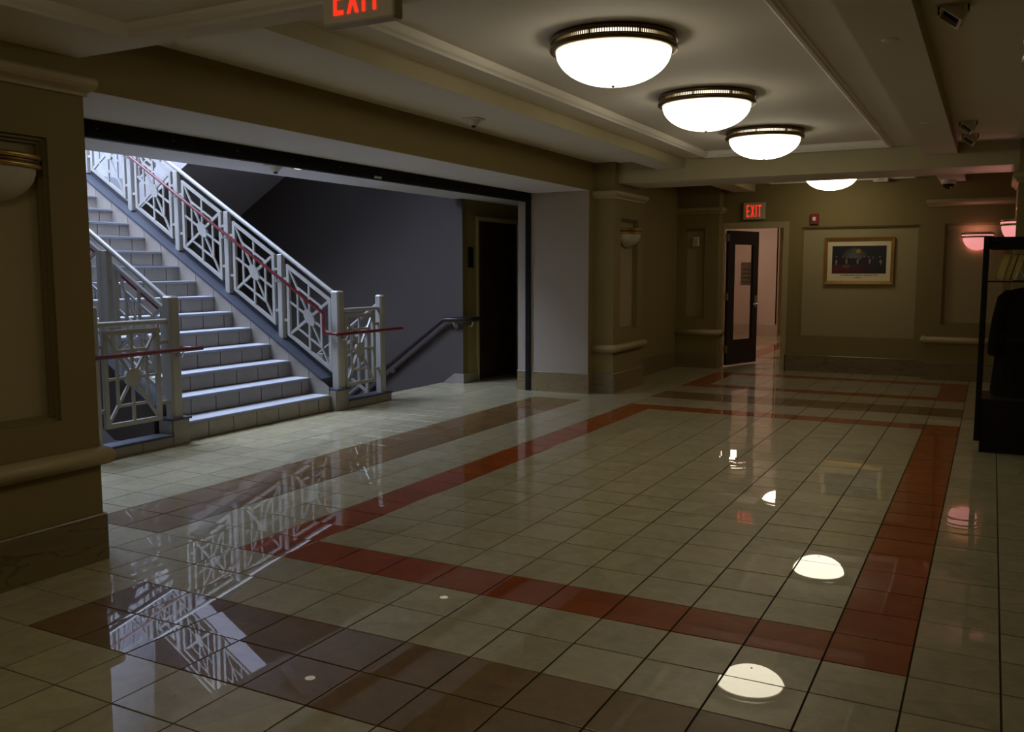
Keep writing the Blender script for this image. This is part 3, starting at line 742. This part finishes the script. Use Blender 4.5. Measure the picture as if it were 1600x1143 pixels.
# ------------------------------------------------------------------ sconces
def sconce(cx, cy, nx, ny, label, glass, r=0.68, z=6.6, proj=0.55):
    """half bowl on a wall whose outward normal is (nx,ny)"""
    t = thing('wall_sconce', (cx, cy, z-0.75), label, 'wall lamp', 'half bowl wall sconces')
    a = math.atan2(ny, nx); a0, a1 = a-math.pi/2, a+math.pi/2; c0 = (cx, cy, 0); n = 28
    def flat(mb):                               # squeeze the half round to its real projection
        k = proj/r
        mb.v = [(p[0]-nx*((p[0]-cx)*nx+(p[1]-cy)*ny)*(1-k), p[1]-ny*((p[0]-cx)*nx+(p[1]-cy)*ny)*(1-k), p[2]) for p in mb.v]
        return mb
    def ring(z0, z1, ra, rb, name, m_):
        flat(MB().lathe([(rb, z0), (ra, z0), (ra*1.015, (z0+z1)/2), (ra, z1), (rb, z1)], c0, n, a0, a1)).build(name, m_, t)
    ring(z-0.075, z, r+0.03, r-0.04, 'upper_ring', BRASS)
    ring(z-0.14, z-0.075, r, r-0.04, 'perforated_band', BRONZE if glass is SCON else glass)
    ring(z-0.21, z-0.14, r+0.03, r-0.04, 'lower_ring', BRASS)
    pr = [((r-0.04)*math.cos(R(q*9)), z-0.2-0.55*math.sin(R(q*9))) for q in range(11)]; pr[-1] = (0.0, z-0.75)
    flat(MB().lathe(pr, c0, n, a0, a1)).build('glass_shade', glass, t)
    if glass is PINKB:
        flat(MB().lathe([(0, z-0.1), (r-0.12, z-0.1), (r-0.12, z-0.13), (0, z-0.13)], c0, n, a0, a1)).build('lamp_tube', PINKT, t)
    px, py = -ny, nx
    b = MB(); q = [(-r*0.8, z-0.5), (r*0.8, z-0.5), (r*0.8, z), (-r*0.8, z)]
    b.add([(cx+px*u+nx*0.01, cy+py*u+ny*0.01, v) for u, v in q]+[(cx+px*u-nx*0.06, cy+py*u-ny*0.06, v) for u, v in q], [(0,1,2,3),(7,6,5,4),(0,1,5,4),(1,2,6,5),(2,3,7,6),(3,0,4,7)])
    b.build('back_plate', BRASS, t)
sconce(XL-0.12, (YN0+YN1)/2, 1, 0, 'unlit brass rimmed half bowl sconce in the near left niche', SCON, 0.86, 6.68)
sconce(XL-0.12, (YP0+YP1)/2, 1, 0, 'unlit brass rimmed half bowl sconce on the far left pilaster', SCON, 0.86, 6.62)
sconce(1.02, YFR+0.12, 0, -1, 'pink glowing half bowl sconce on the far wall behind the display case', PINKB, 0.62, 6.55)
sconce(XR+0.1, 23.8, -1, 0, 'pink glowing half bowl sconce on the right pilaster, cut by its edge', PINKB, 0.8, 6.62)
sconce(XR+0.1, (YN0+YN1)/2, -1, 0, 'brass rimmed half bowl sconce at the right picture edge', SCON, 0.80, 6.75)

# ------------------------------------------------------------------ EXIT signs
GL = {'E': [[(0,0),(.56,0),(.56,.13),(.17,.13),(.17,.44),(.5,.44),(.5,.57),(.17,.57),(.17,.87),(.56,.87),(.56,1),(0,1)]],
      'X': [[(0,0),(.18,0),(.66,1),(.48,1)], [(.48,0),(.66,0),(.18,1),(0,1)]],
      'I': [[(0,0),(.17,0),(.17,1),(0,1)]],
      'T': [[(.24,0),(.41,0),(.41,.87),(.65,.87),(.65,1),(0,1),(0,.87),(.24,.87)]]}
GW = {'E': .56, 'X': .66, 'I': .17, 'T': .65}; GAP = 0.2
def exit_sign(x0, y, z0, wd, ht, dp, label, lx, lz, lw, lh):
    t = thing('exit_sign', (x0+wd/2, y+dp/2, z0), label, 'exit sign', 'EXIT signs')
    MB().cbox(x0, y, z0, x0+wd, y+dp, z0+ht, 0.02).build('housing', SIGNW, t)
    tot = sum(GW[c_] for c_ in 'EXIT')+GAP*3; sx = lw/tot; x = x0+lx
    for c_ in 'EXIT':
        b = MB()
        for q, poly in enumerate(GL[c_]):
            b.prism([(x+p[0]*sx, z0+lz+p[1]*lh) for p in poly], 'y', y-0.012-0.001*q, y+0.01)
        b.build('letter', SIGNR, t); x += (GW[c_]+GAP)*sx
    return t
e1 = exit_sign(-5.36, -3.0, 7.74, 1.0, 0.62-0.02, 0.2, 'EXIT sign with glowing red letters hanging from the near ceiling', 0.17, 0.10, 0.66, 0.38)
MB().lathe([(0, 0.62), (0.12, 0.62), (0.12, 0.58), (0, 0.58)], (-4.86, -2.9, 7.72), 16).build('canopy', SIGNW, e1)
exit_sign(-9.43, YF-0.18, 7.43, 1.06, 0.82, 0.18, 'EXIT sign with glowing red letters above the open door', 0.165, 0.12, 0.73, 0.58)

# ------------------------------------------------------------------ far wall: door, picture, alarm, thermostat
dr = bpy.data.objects.new('door_1', None); COL.objects.link(dr); dr.empty_display_size = .1; dr.location = Vector((-10.35, YF+0.35, 0))*FT; WL[dr] = Vector((-10.35, YF+0.35, 0)); dr['kind'] = 'structure'
fr = MB()
for a, b_ in (((-10.62, 0), (-10.36, 7.3)), ((-7.46, 0), (-7.2, 7.3)), ((-10.36, 7.0), (-7.46, 7.3))):
    fr.box(a[0], YF-0.05, a[1], b_[0], YF+0.2, b_[1])
fr.build('door_frame', TRIM, dr)
A = Vector((-10.33, YF+0.42, 0)); Bp = Vector((-9.42, YF+3.15, 0)); dv = (Bp-A).normalized(); nv = Vector((dv.y, -dv.x, 0)); LEN = (Bp-A).length
def dbox(u0, u1, z0, z1, d0=-0.07, d1=0.07):
    q = [A+dv*u0+nv*d0, A+dv*u1+nv*d0, A+dv*u1+nv*d1, A+dv*u0+nv*d1]
    return MB().hexa([(p.x, p.y, z0) for p in q]+[(p.x, p.y, z1) for p in q])
lf = dbox(0, 0.62, 0.06, 6.95); 
for a in ((LEN-0.5, LEN, 0.06, 6.95), (0.62, LEN-0.5, 0.06, 1.35), (0.62, LEN-0.5, 6.25, 6.95)):
    m_ = dbox(*a); lf.add(m_.v, m_.f)
leaf = lf.build('door_leaf', DOORM, dr)
dbox(0.62, LEN-0.5, 1.35, 6.25, -0.015, 0.015).build('vision_glass', DGLASS, leaf)
dbox(1.35, LEN-0.55, 4.15, 5.35, -0.03, -0.02).build('notice', PAPER, leaf)
for q in range(4): dbox(1.4, LEN-0.6, 4.3+q*0.22, 4.34+q*0.22, -0.019, -0.016).build('notice_line', INK, leaf)
b = MB(); hp = A+dv*(LEN-0.2)
b.tube([hp+nv*0.06+Vector((0,0,3.15)), hp+nv*0.2+Vector((0,0,3.15)), hp+nv*0.2-dv*0.42+Vector((0,0,3.15))], 0.035, 8)
b.build('lever_handle', STEEL, leaf)
b = MB(); b.tube([hp-nv*0.06+Vector((0,0,3.2)), hp-nv*0.22+Vector((0,0,3.2)), hp-nv*0.22+dv*0.38+Vector((0,0,3.25))], 0.05, 8); b.build('lever_handle', STEEL, leaf)
dbox(LEN-0.32, LEN-0.1, 3.0, 3.6, 0.07, 0.1).build('lock_plate', STEEL, leaf)
for z in (0.7, 3.4, 6.4): dbox(-0.08, 0.02, z, z+0.38, -0.1, 0.1).build('hinge', STEEL, leaf)

pc = thing('framed_picture', (-3.97, YF+0.1, 4.27), 'gold framed group photograph with cream mat in the far wall niche', 'picture')
px0, px1, pz0, pz1 = -5.53, -2.41, 4.27, 6.47; yb = YF+0.16; fwd = 0.15
b = MB()
for q in ([(px0,pz0),(px1,pz0),(px1-fwd,pz0+fwd),(px0+fwd,pz0+fwd)], [(px1,pz0),(px1,pz1),(px1-fwd,pz1-fwd),(px1-fwd,pz0+fwd)], [(px1,pz1),(px0,pz1),(px0+fwd,pz1-fwd),(px1-fwd,pz1-fwd)], [(px0,pz1),(px0,pz0),(px0+fwd,pz0+fwd),(px0+fwd,pz1-fwd)]):
    b.add([(u, yb, v) for u, v in q]+[(u, yb-(0.15 if k < 2 else 0.11), v) for k, (u, v) in enumerate(q)], [(0,1,2,3),(7,6,5,4),(0,1,5,4),(1,2,6,5),(2,3,7,6),(3,0,4,7)])
b.build('frame', GOLD, pc)
MB().box(px0+fwd, yb-0.06, pz0+fwd, px1-fwd, yb, pz1-fwd).build('mat_board', MATB, pc)
# the printed photograph: rows of robed people behind a red bench, dome and seal behind them
ph = bpy.data.meshes.new('photograph'); NX, NZ = 120, 66
a0, a1_, c0_, c1_ = px0+0.36, px1-0.34, pz0+0.50, pz1-0.39
ctr = Vector(((a0+a1_)/2, yb-0.066, c0_))
vs_ = [((a0+(a1_-a0)*i/NX-ctr.x)*FT, 0, (c0_+(c1_-c0_)*j/NZ-ctr.z)*FT) for j in range(NZ+1) for i in range(NX+1)]
fs_ = [(j*(NX+1)+i, j*(NX+1)+i+1, (j+1)*(NX+1)+i+1, (j+1)*(NX+1)+i) for j in range(NZ) for i in range(NX)]
ph.from_pydata(vs_, [], fs_)
att = ph.color_attributes.new('print', 'FLOAT_COLOR', 'POINT')
heads = [(0.08, .62), (.2, .6), (.28, .57), (.36, .57), (.44, .57), (.6, .6), (.68, .6), (.76, .58), (.88, .6)]
front = [(.08, .44), (.27, .47), (.48, .47), (.7, .47), (.9, .43)]
def print_col(u, v):
    c_ = [0.006, 0.005, 0.006]
    dome = max(0, 1-((u-.42)/.26)**2-((v-.55)/.42)**2)
    if v > .5: c_ = [x+k*dome*0.13 for x, k in zip(c_, (0.9, 0.8, 0.62))]
    if abs(u-.4) < .015+.1*max(0, .9-v) and .8 < v < .93: c_ = [.10, .09, .06]
    if v < .6:
        for hx, hy in heads:
            if abs(u-hx) < .05 and v < hy+.0: c_ = [0.008, 0.006, 0.007]
    for hx, hy in heads:
        if ((u-hx)*1.75/.03)**2+((v-hy)/.038)**2 < 1: c_ = [.20, .085, .06]
    for hx, hy in front:
        if abs(u-hx) < .065 and v < hy: c_ = [.006, .005, .006]
        if ((u-hx)*1.75/.034)**2+((v-hy)/.05)**2 < 1: c_ = [.34, .19, .13]
        if abs(u-hx) < .014 and hy-.12 < v < hy-.06: c_ = [.22, .2, .19]
    d = math.hypot((u-.485)*1.75, v-.81)
    if d < .078: c_ = [.36, .22, .05] if d > .03 else [.45, .12, .02]
    if v < .33:
        k = max(0.15, 1-u*1.0)
        c_ = [.095*k, .010*k, .005*k]
        if .2 < u < .33 and .2 < v < .33: c_ = [.16, .05, .03]
        if v < .07 and u > .3: c_ = [.02, .006, .004]
    return (*c_, 1)
att.data.foreach_set('color', [x for j in range(NZ+1) for i in range(NX+1) for x in print_col(i/NX, j/NZ)])
pm = bpy.data.materials.new('photo_print'); pm.use_nodes = True
an = pm.node_tree.nodes.new('ShaderNodeAttribute'); an.attribute_name = 'print'
pm.node_tree.links.new(an.outputs['Color'], pm.node_tree.nodes['Principled BSDF'].inputs['Base Color'])
pm.node_tree.nodes['Principled BSDF'].inputs['Roughness'].default_value = 0.4
ph.materials.append(pm)
po = bpy.data.objects.new('photograph', ph); COL.objects.link(po); po.parent = pc; po.location = (ctr-WL[pc])*FT; WL[po] = ctr
b = MB()
for z, x_0, x_1, st_ in ((pz0+0.40, -4.75, -3.15, 0.075), (pz0+0.29, -4.1, -3.85, 0.075)):
    x = x_0
    while x < x_1:
        l_ = random.uniform(0.03, 0.06); b.box(x, yb-0.064, z, x+l_, yb-0.06, z+0.045); x += st_
b.build('caption', INK, pc)
gq = [(px0+fwd*0.9, pz0+fwd*0.9), (px1-fwd*0.9, pz0+fwd*0.9), (px1-fwd*0.9, pz1-fwd*0.9), (px0+fwd*0.9, pz1-fwd*0.9)]
MB().add([(u, yb-0.09, v) for u, v in gq], [(0,1,2,3)]).build('glazing', PGLASS, pc)

al = thing('fire_alarm', (-6.02, YF-0.1, 7.15), 'red fire alarm strobe with clear lens beside the far door', 'fire alarm')
MB().cbox(-6.22, YF-0.14, 7.12, -5.82, YF, 7.62, 0.03).build('housing', ALARM, al)
MB().cbox(-6.1, YF-0.22, 7.27, -5.94, YF-0.14, 7.47, 0.03).build('strobe_lens', LENS, al)
th = thing('thermostat', (-11.64, YFP+0.1, 6.12), 'small cream thermostat high in the narrow niche left of the door', 'thermostat')
MB().cbox(-11.8, YFP+0.06, 6.12, -11.48, YFP+0.2, 6.6, 0.03).build('housing', WHITEP, th)
MB().box(-11.74, YFP+0.05, 6.2, -11.56, YFP+0.07, 6.52).build('cover', SIGNW, th)

# ------------------------------------------------------------------ corridor beyond the open door
S('wall_corridor', MB().box(-24, 58.8, 0, -12.75, 59.2, ZC), CORRW)
S('wall_corridor', MB().box(-12.85, 58.8, 0, -12.65, 66.5, ZC), TRIM)
S('wall_corridor', MB().box(-24, YF+0.45, 0, -23.6, 58.8, ZC), CORRW)
S('wall_corridor', MB().box(-7.1, YF+0.45, 0, -6.8, 66.5, ZC), CORRW)
S('wall_corridor', MB().box(-24, YF+0.45, 0, -13.0, YF+0.6, ZC), CORRW)
S('wall_corridor', MB().box(-14, 66.5, 0, -3, 66.9, ZC), CORRW)
S('ceiling_corridor', MB().box(-24, YF+0.45, ZC, -6.8, 66.9, ZC+0.3), CEIL)
base.where = 4; base([(-23.6, 58.8), (-12.65, 58.8)], 1)
d3 = S('door_3', MB().box(-12.64, 60.0, 0.05, -12.5, 63.6, 7.0), DOORW)
MB().box(-12.64, 59.8, 0, -12.48, 60.0, 7.2).box(-12.64, 63.6, 0, -12.48, 63.8, 7.2).box(-12.64, 60.0, 7.0, -12.48, 63.6, 7.2).build('door_frame', TRIM, d3)
MB().tube([(-12.5, 63.2, 3.2), (-12.35, 63.2, 3.2), (-12.35, 62.8, 3.2)], 0.04, 8).build('lever_handle', STEEL, d3)

# ------------------------------------------------------------------ display case with robe and books
dc = thing('display_case', (2.7, 16.9, 0), 'tall black framed glass display case holding a black robe at the right edge', 'display case')
CX0, CX1, CY0, CY1 = 1.43, 4.4, 15.8, 17.9
MB().box(CX0+0.14, CY0+0.02, 0, CX1-0.14, CY1-0.1, 0.32).build('plinth', CASEM, dc)
MB().cbox(CX0+0.02, CY0+0.02, 0.3, CX1-0.02, CY1-0.02, 1.45, 0.02).build('base_cabinet', CASEB, dc)
for x in (CX0, CX1-0.17):
    for y in (CY0, CY1-0.12): MB().cbox(x, y, 0.3, x+0.14, y+0.12, 5.8, 0.012).build('corner_post', CASEM, dc)
for y in (CY0, CY1-0.12): MB().box(CX0+0.17, y, 5.66, CX1-0.17, y+0.12, 5.8).build('top_bar', CASEM, dc)
for y in (CY0, CY1-0.12): MB().box(CX0+0.17, y, 5.50, CX1-0.17, y+0.12, 5.61).build('lower_top_bar', CASEM, dc)
for x in (CX0, CX1-0.17): MB().box(x, CY0+0.12, 5.52, x+0.17, CY1-0.12, 5.8).build('top_bar', CASEM, dc)
MB().box(CX0+0.17, CY0+0.04, 1.45, CX1-0.17, CY0+0.06, 5.5).build('glass_pane', GLASS, dc)
MB().box(CX0+0.05, CY0+0.12, 1.45, CX0+0.07, CY1-0.12, 5.52).build('glass_pane', GLASS, dc)
MB().box(CX0+0.1, CY0+0.2, 4.60, CX1-0.1, CY1-0.15, 4.64).build('shelf', mat('shelf_dark', (0.02, 0.02, 0.018), 0.2), dc)
# robe on a form
rb = thing('judicial_robe', (2.92, 16.85, 1.45), 'long black robe with wide sleeves hanging inside the display case', 'robe')
b = MB(); rows = [(1.47, 1.08, 0.55), (1.6, 1.10, 0.58), (2.4, 1.06, 0.55), (3.2, 1.0, 0.5), (3.9, 0.98, 0.46), (4.2, 0.92, 0.42), (4.4, 0.72, 0.34), (4.5, 0.3, 0.22), (4.56, 0.16, 0.16)]
n = 48; vs = []; fs = []
for k, (z, rx, ry) in enumerate(rows):
    for q in range(n):
        a = 2*math.pi*q/n; fold = 1+0.07*math.sin(a*11)*max(0, (4.0-z)/2.5)
        vs.append((2.92+rx*fold*math.cos(a), 16.85+ry*fold*math.sin(a), z))
for k in range(len(rows)-1):
    for q in range(n): fs.append((k*n+q, k*n+(q+1) % n, (k+1)*n+(q+1) % n, (k+1)*n+q))
b.add(vs, fs, True); b.add(vs[-n:], [tuple(range(n))]); b.build('gown', ROBE, rb)
for s_ in (-1, 1):
    b = MB(); vs = []; fs = []; n = 20
    for k, (z, ox, rx, ry) in enumerate([(4.38, 0.78, 0.12, 0.16), (4.2, 0.93, 0.16, 0.22), (3.6, 1.02, 0.18, 0.3), (3.0, 1.06, 0.2, 0.4), (2.62, 1.07, 0.2, 0.46), (2.58, 1.05, 0.16, 0.4)]):
        for q in range(n):
            a = 2*math.pi*q/n; vs.append((2.92+s_*ox+rx*math.cos(a), 16.7+ry*math.sin(a), z))
    for k in range(5):
        for q in range(n): fs.append((k*n+q, k*n+(q+1) % n, (k+1)*n+(q+1) % n, (k+1)*n+q))
    b.add(vs, fs, True); b.add(vs[-n:], [tuple(range(n))]); b.add(vs[:n], [tuple(range(n))]); b.build('sleeve', ROBE, rb)
# books on the shelf
def lean_book(x, y, wd, ht, th_, lean, label, cover, nm='book'):
    t = thing(nm, (x, y, 4.64), label, 'book', 'books on the display shelf')
    c_, s_ = math.cos(lean), math.sin(lean)
    def q(u0, u1, w0, w1, y0, y1):
        pts = [(u0, w0), (u1, w0), (u1, w1), (u0, w1)]
        P = [(x+u*c_+w*s_, 4.645+abs(u0*0)+w*c_-u*s_+ (0)) for u, w in pts]
        return MB().hexa([(P[i][0], y0, P[i][1]) for i in (0,1)]+[(P[i][0], y1, P[i][1]) for i in (1,0)]+[(P[i][0], y0, P[i][1]) for i in (3,2)]+[(P[i][0], y1, P[i][1]) for i in (2,3)])
    zb = th_*s_
    def sh(mb): mb.v = [(a, b_, c2+zb) for a, b_, c2 in mb.v]; return mb
    sh(q(0.012, th_-0.012, 0.01, ht-0.02, y, y+wd-0.02)).build('pages', PAGE, t)
    sh(q(0, 0.012, 0, ht, y-0.01, y+wd)).build('cover_board', cover, t)
    sh(q(th_-0.012, th_, 0, ht, y-0.01, y+wd)).build('cover_board', cover, t)
    sh(q(0, th_, 0, ht, y+wd-0.02, y+wd)).build('spine', cover, t)
    return t
YEL = mat('book_cover_tan', (0.70, 0.54, 0.16), 0.7, 0.1, 20)
lean_book(1.72, 16.3, 0.5, 0.72, 0.2, 0.26, 'yellowed thick open-edged book leaning on the display shelf, left', YEL)
lean_book(1.96, 16.3, 0.5, 0.70, 0.12, 0.26, 'yellowed thin book leaning beside the thick one on the display shelf', YEL)
lean_book(2.10, 16.28, 0.5, 0.70, 0.17, 0.26, 'black covered book leaning against the yellowed books on the display shelf', COVER)
bs = thing('book_stand', (2.34, 16.1, 4.64), 'thin dark wire stand propping the books on the display shelf', 'book stand')
MB().tube([(2.20, 16.1, 4.66), (2.30, 16.1, 4.98), (2.46, 16.1, 4.66)], 0.012, 6).build('wire', STEEL, bs)
MB().box(2.18, 16.03, 4.642, 2.48, 16.18, 4.66).build('foot', CASEM, bs)

# ------------------------------------------------------------------ small ceiling devices
def disc(x, y, z, r, label):
    o = MB().lathe([(0, 0), (r, 0), (r, -0.012), (r*0.9, -0.022), (0, -0.022)], (x, y, z), 24).build('sprinkler_cover', CEIL)
    tag(o, label, 'sprinkler cover', 'flush sprinkler covers')
disc(-10.5, 6.65, ZC, 0.13, 'flush round sprinkler cover on the left ceiling strip, nearer than the smoke detector')
disc(-10.6, 17.1, ZC, 0.13, 'flush round sprinkler cover on the left ceiling strip, beyond the smoke detector')
disc(-0.05, 5.37, ZB, 0.14, 'flush round sprinkler cover on the right beam, nearer of two')
disc(-0.07, 15.15, ZB, 0.14, 'flush round sprinkler cover on the right beam, farther of two')
def lobby_light(x, y, label):
    t = thing('recessed_downlight', (x, y, 7.96), label, 'downlight', 'recessed lights in the lobby ceiling')
    MB().lathe([(0.17, 0.0), (0.24, 0.0), (0.24, -0.015), (0.22, -0.03), (0.17, -0.02)], (x, y, 8.0), 28).build('trim_ring', WHITEP, t)
    MB().lathe([(0, -0.004), (0.17, -0.004), (0.17, -0.016), (0.1, -0.03), (0, -0.034)], (x, y, 8.0), 28).build('lens', DLENS, t)
lobby_light(-16.97, 9.95, 'lit round recessed light in the lobby ceiling beside its smoke detector')
lobby_light(-16.8, 17.6, 'lit round recessed light in the lobby ceiling near the dark passage')
def smoke(x, y, z, label):
    t = thing('smoke_detector', (x, y, z-0.14), label, 'smoke detector', 'ceiling smoke detectors')
    MB().cbox(x-0.25, y-0.25, z-0.035, x+0.25, y+0.25, z, 0.015).build('mounting_plate', WHITEP, t)
    MB().lathe([(0.22, -0.035), (0.19, -0.08), (0.13, -0.12), (0.1, -0.19), (0, -0.19)], (x, y, z), 24).build('housing', WHITEP, t)
    MB().lathe([(0.06, -0.19), (0.06, -0.24), (0, -0.24)], (x, y, z), 16).build('sensor', DARKP, t)
smoke(-11.38, 10.8, ZC, 'white smoke detector on the left ceiling strip of the hall')
smoke(-17.1, 9.04, 8.0, 'white smoke detector under the lobby ceiling by the shutter')
cm = thing('dome_camera', (-0.2, 32.3, ZB-0.32), 'small black dome security camera under the far end of the right beam', 'camera')
MB().lathe([(0.31, 0), (0.31, -0.12), (0.27, -0.17), (0, -0.17)], (-0.2, 32.3, ZB), 24).build('housing', WHITEP, cm)
MB().lathe([(0.23*math.cos(R(q*10)), -0.16-0.22*math.sin(R(q*10))) for q in range(10)], (-0.2, 32.3, ZB), 24).build('dome', DARKP, cm)
jb = thing('junction_box', (-3.05, 33.7, ZC-0.16), 'small pale box on the ceiling edge right of the farthest lamp', 'junction box')
MB().cbox(-3.4, 33.55, ZC-0.18, -2.75, 33.95, ZC, 0.02).build('housing', WHITEP, jb); MB().cbox(-3.2, 33.5, ZC-0.13, -2.95, 33.55, ZC-0.05, 0.01).build('cover', SIGNW, jb)
def flood(x, y, label):
    t = thing('downlight', (x, y, ZC-0.3), label, 'downlight', 'adjustable floods on the right ceiling strip')
    MB().box(x-0.25, y-0.2, ZC-0.02, x+0.25, y+0.2, ZC).build('trim_plate', WHITEP, t)
    for s_ in (-1, 1): MB().box(x+s_*0.23, y-0.05, ZC-0.13, x+s_*0.2, y+0.05, ZC-0.02).build('yoke', DARKP, t)
    Rm = Matrix.Rotation(R(38), 3, 'Y') @ Matrix.Rotation(R(-20), 3, 'X')
    def hb(x0, y0, z0, x1, y1, z1):
        mb = MB().box(x0, y0, z0, x1, y1, z1); mb.v = [tuple(Rm @ Vector(v)+Vector((x, y, ZC-0.14))) for v in mb.v]; return mb
    hb(-0.18, -0.14, -0.02, 0.18, 0.14, 0.1).build('head', WHITEP, t)
    b = hb(-0.2, -0.16, -0.1, 0.2, -0.12, 0.0)
    for a in ((-0.2, 0.12, -0.1, 0.2, 0.16, 0.0), (-0.2, -0.12, -0.1, -0.15, 0.12, 0.0), (0.15, -0.12, -0.1, 0.2, 0.12, 0.0)):
        m_ = hb(*a); b.add(m_.v, m_.f)
    b.build('bezel', WHITEP, t)
    hb(-0.15, -0.12, -0.03, 0.15, 0.12, -0.02).build('lens', DARKP, t)
flood(0.92, 5.0, 'adjustable white flood on the right ceiling strip, nearest, at the top edge')
flood(0.86, 17.8, 'adjustable white flood on the right ceiling strip, middle of three')
flood(0.86, 20.6, 'adjustable white flood on the right ceiling strip, next to the cross beam')
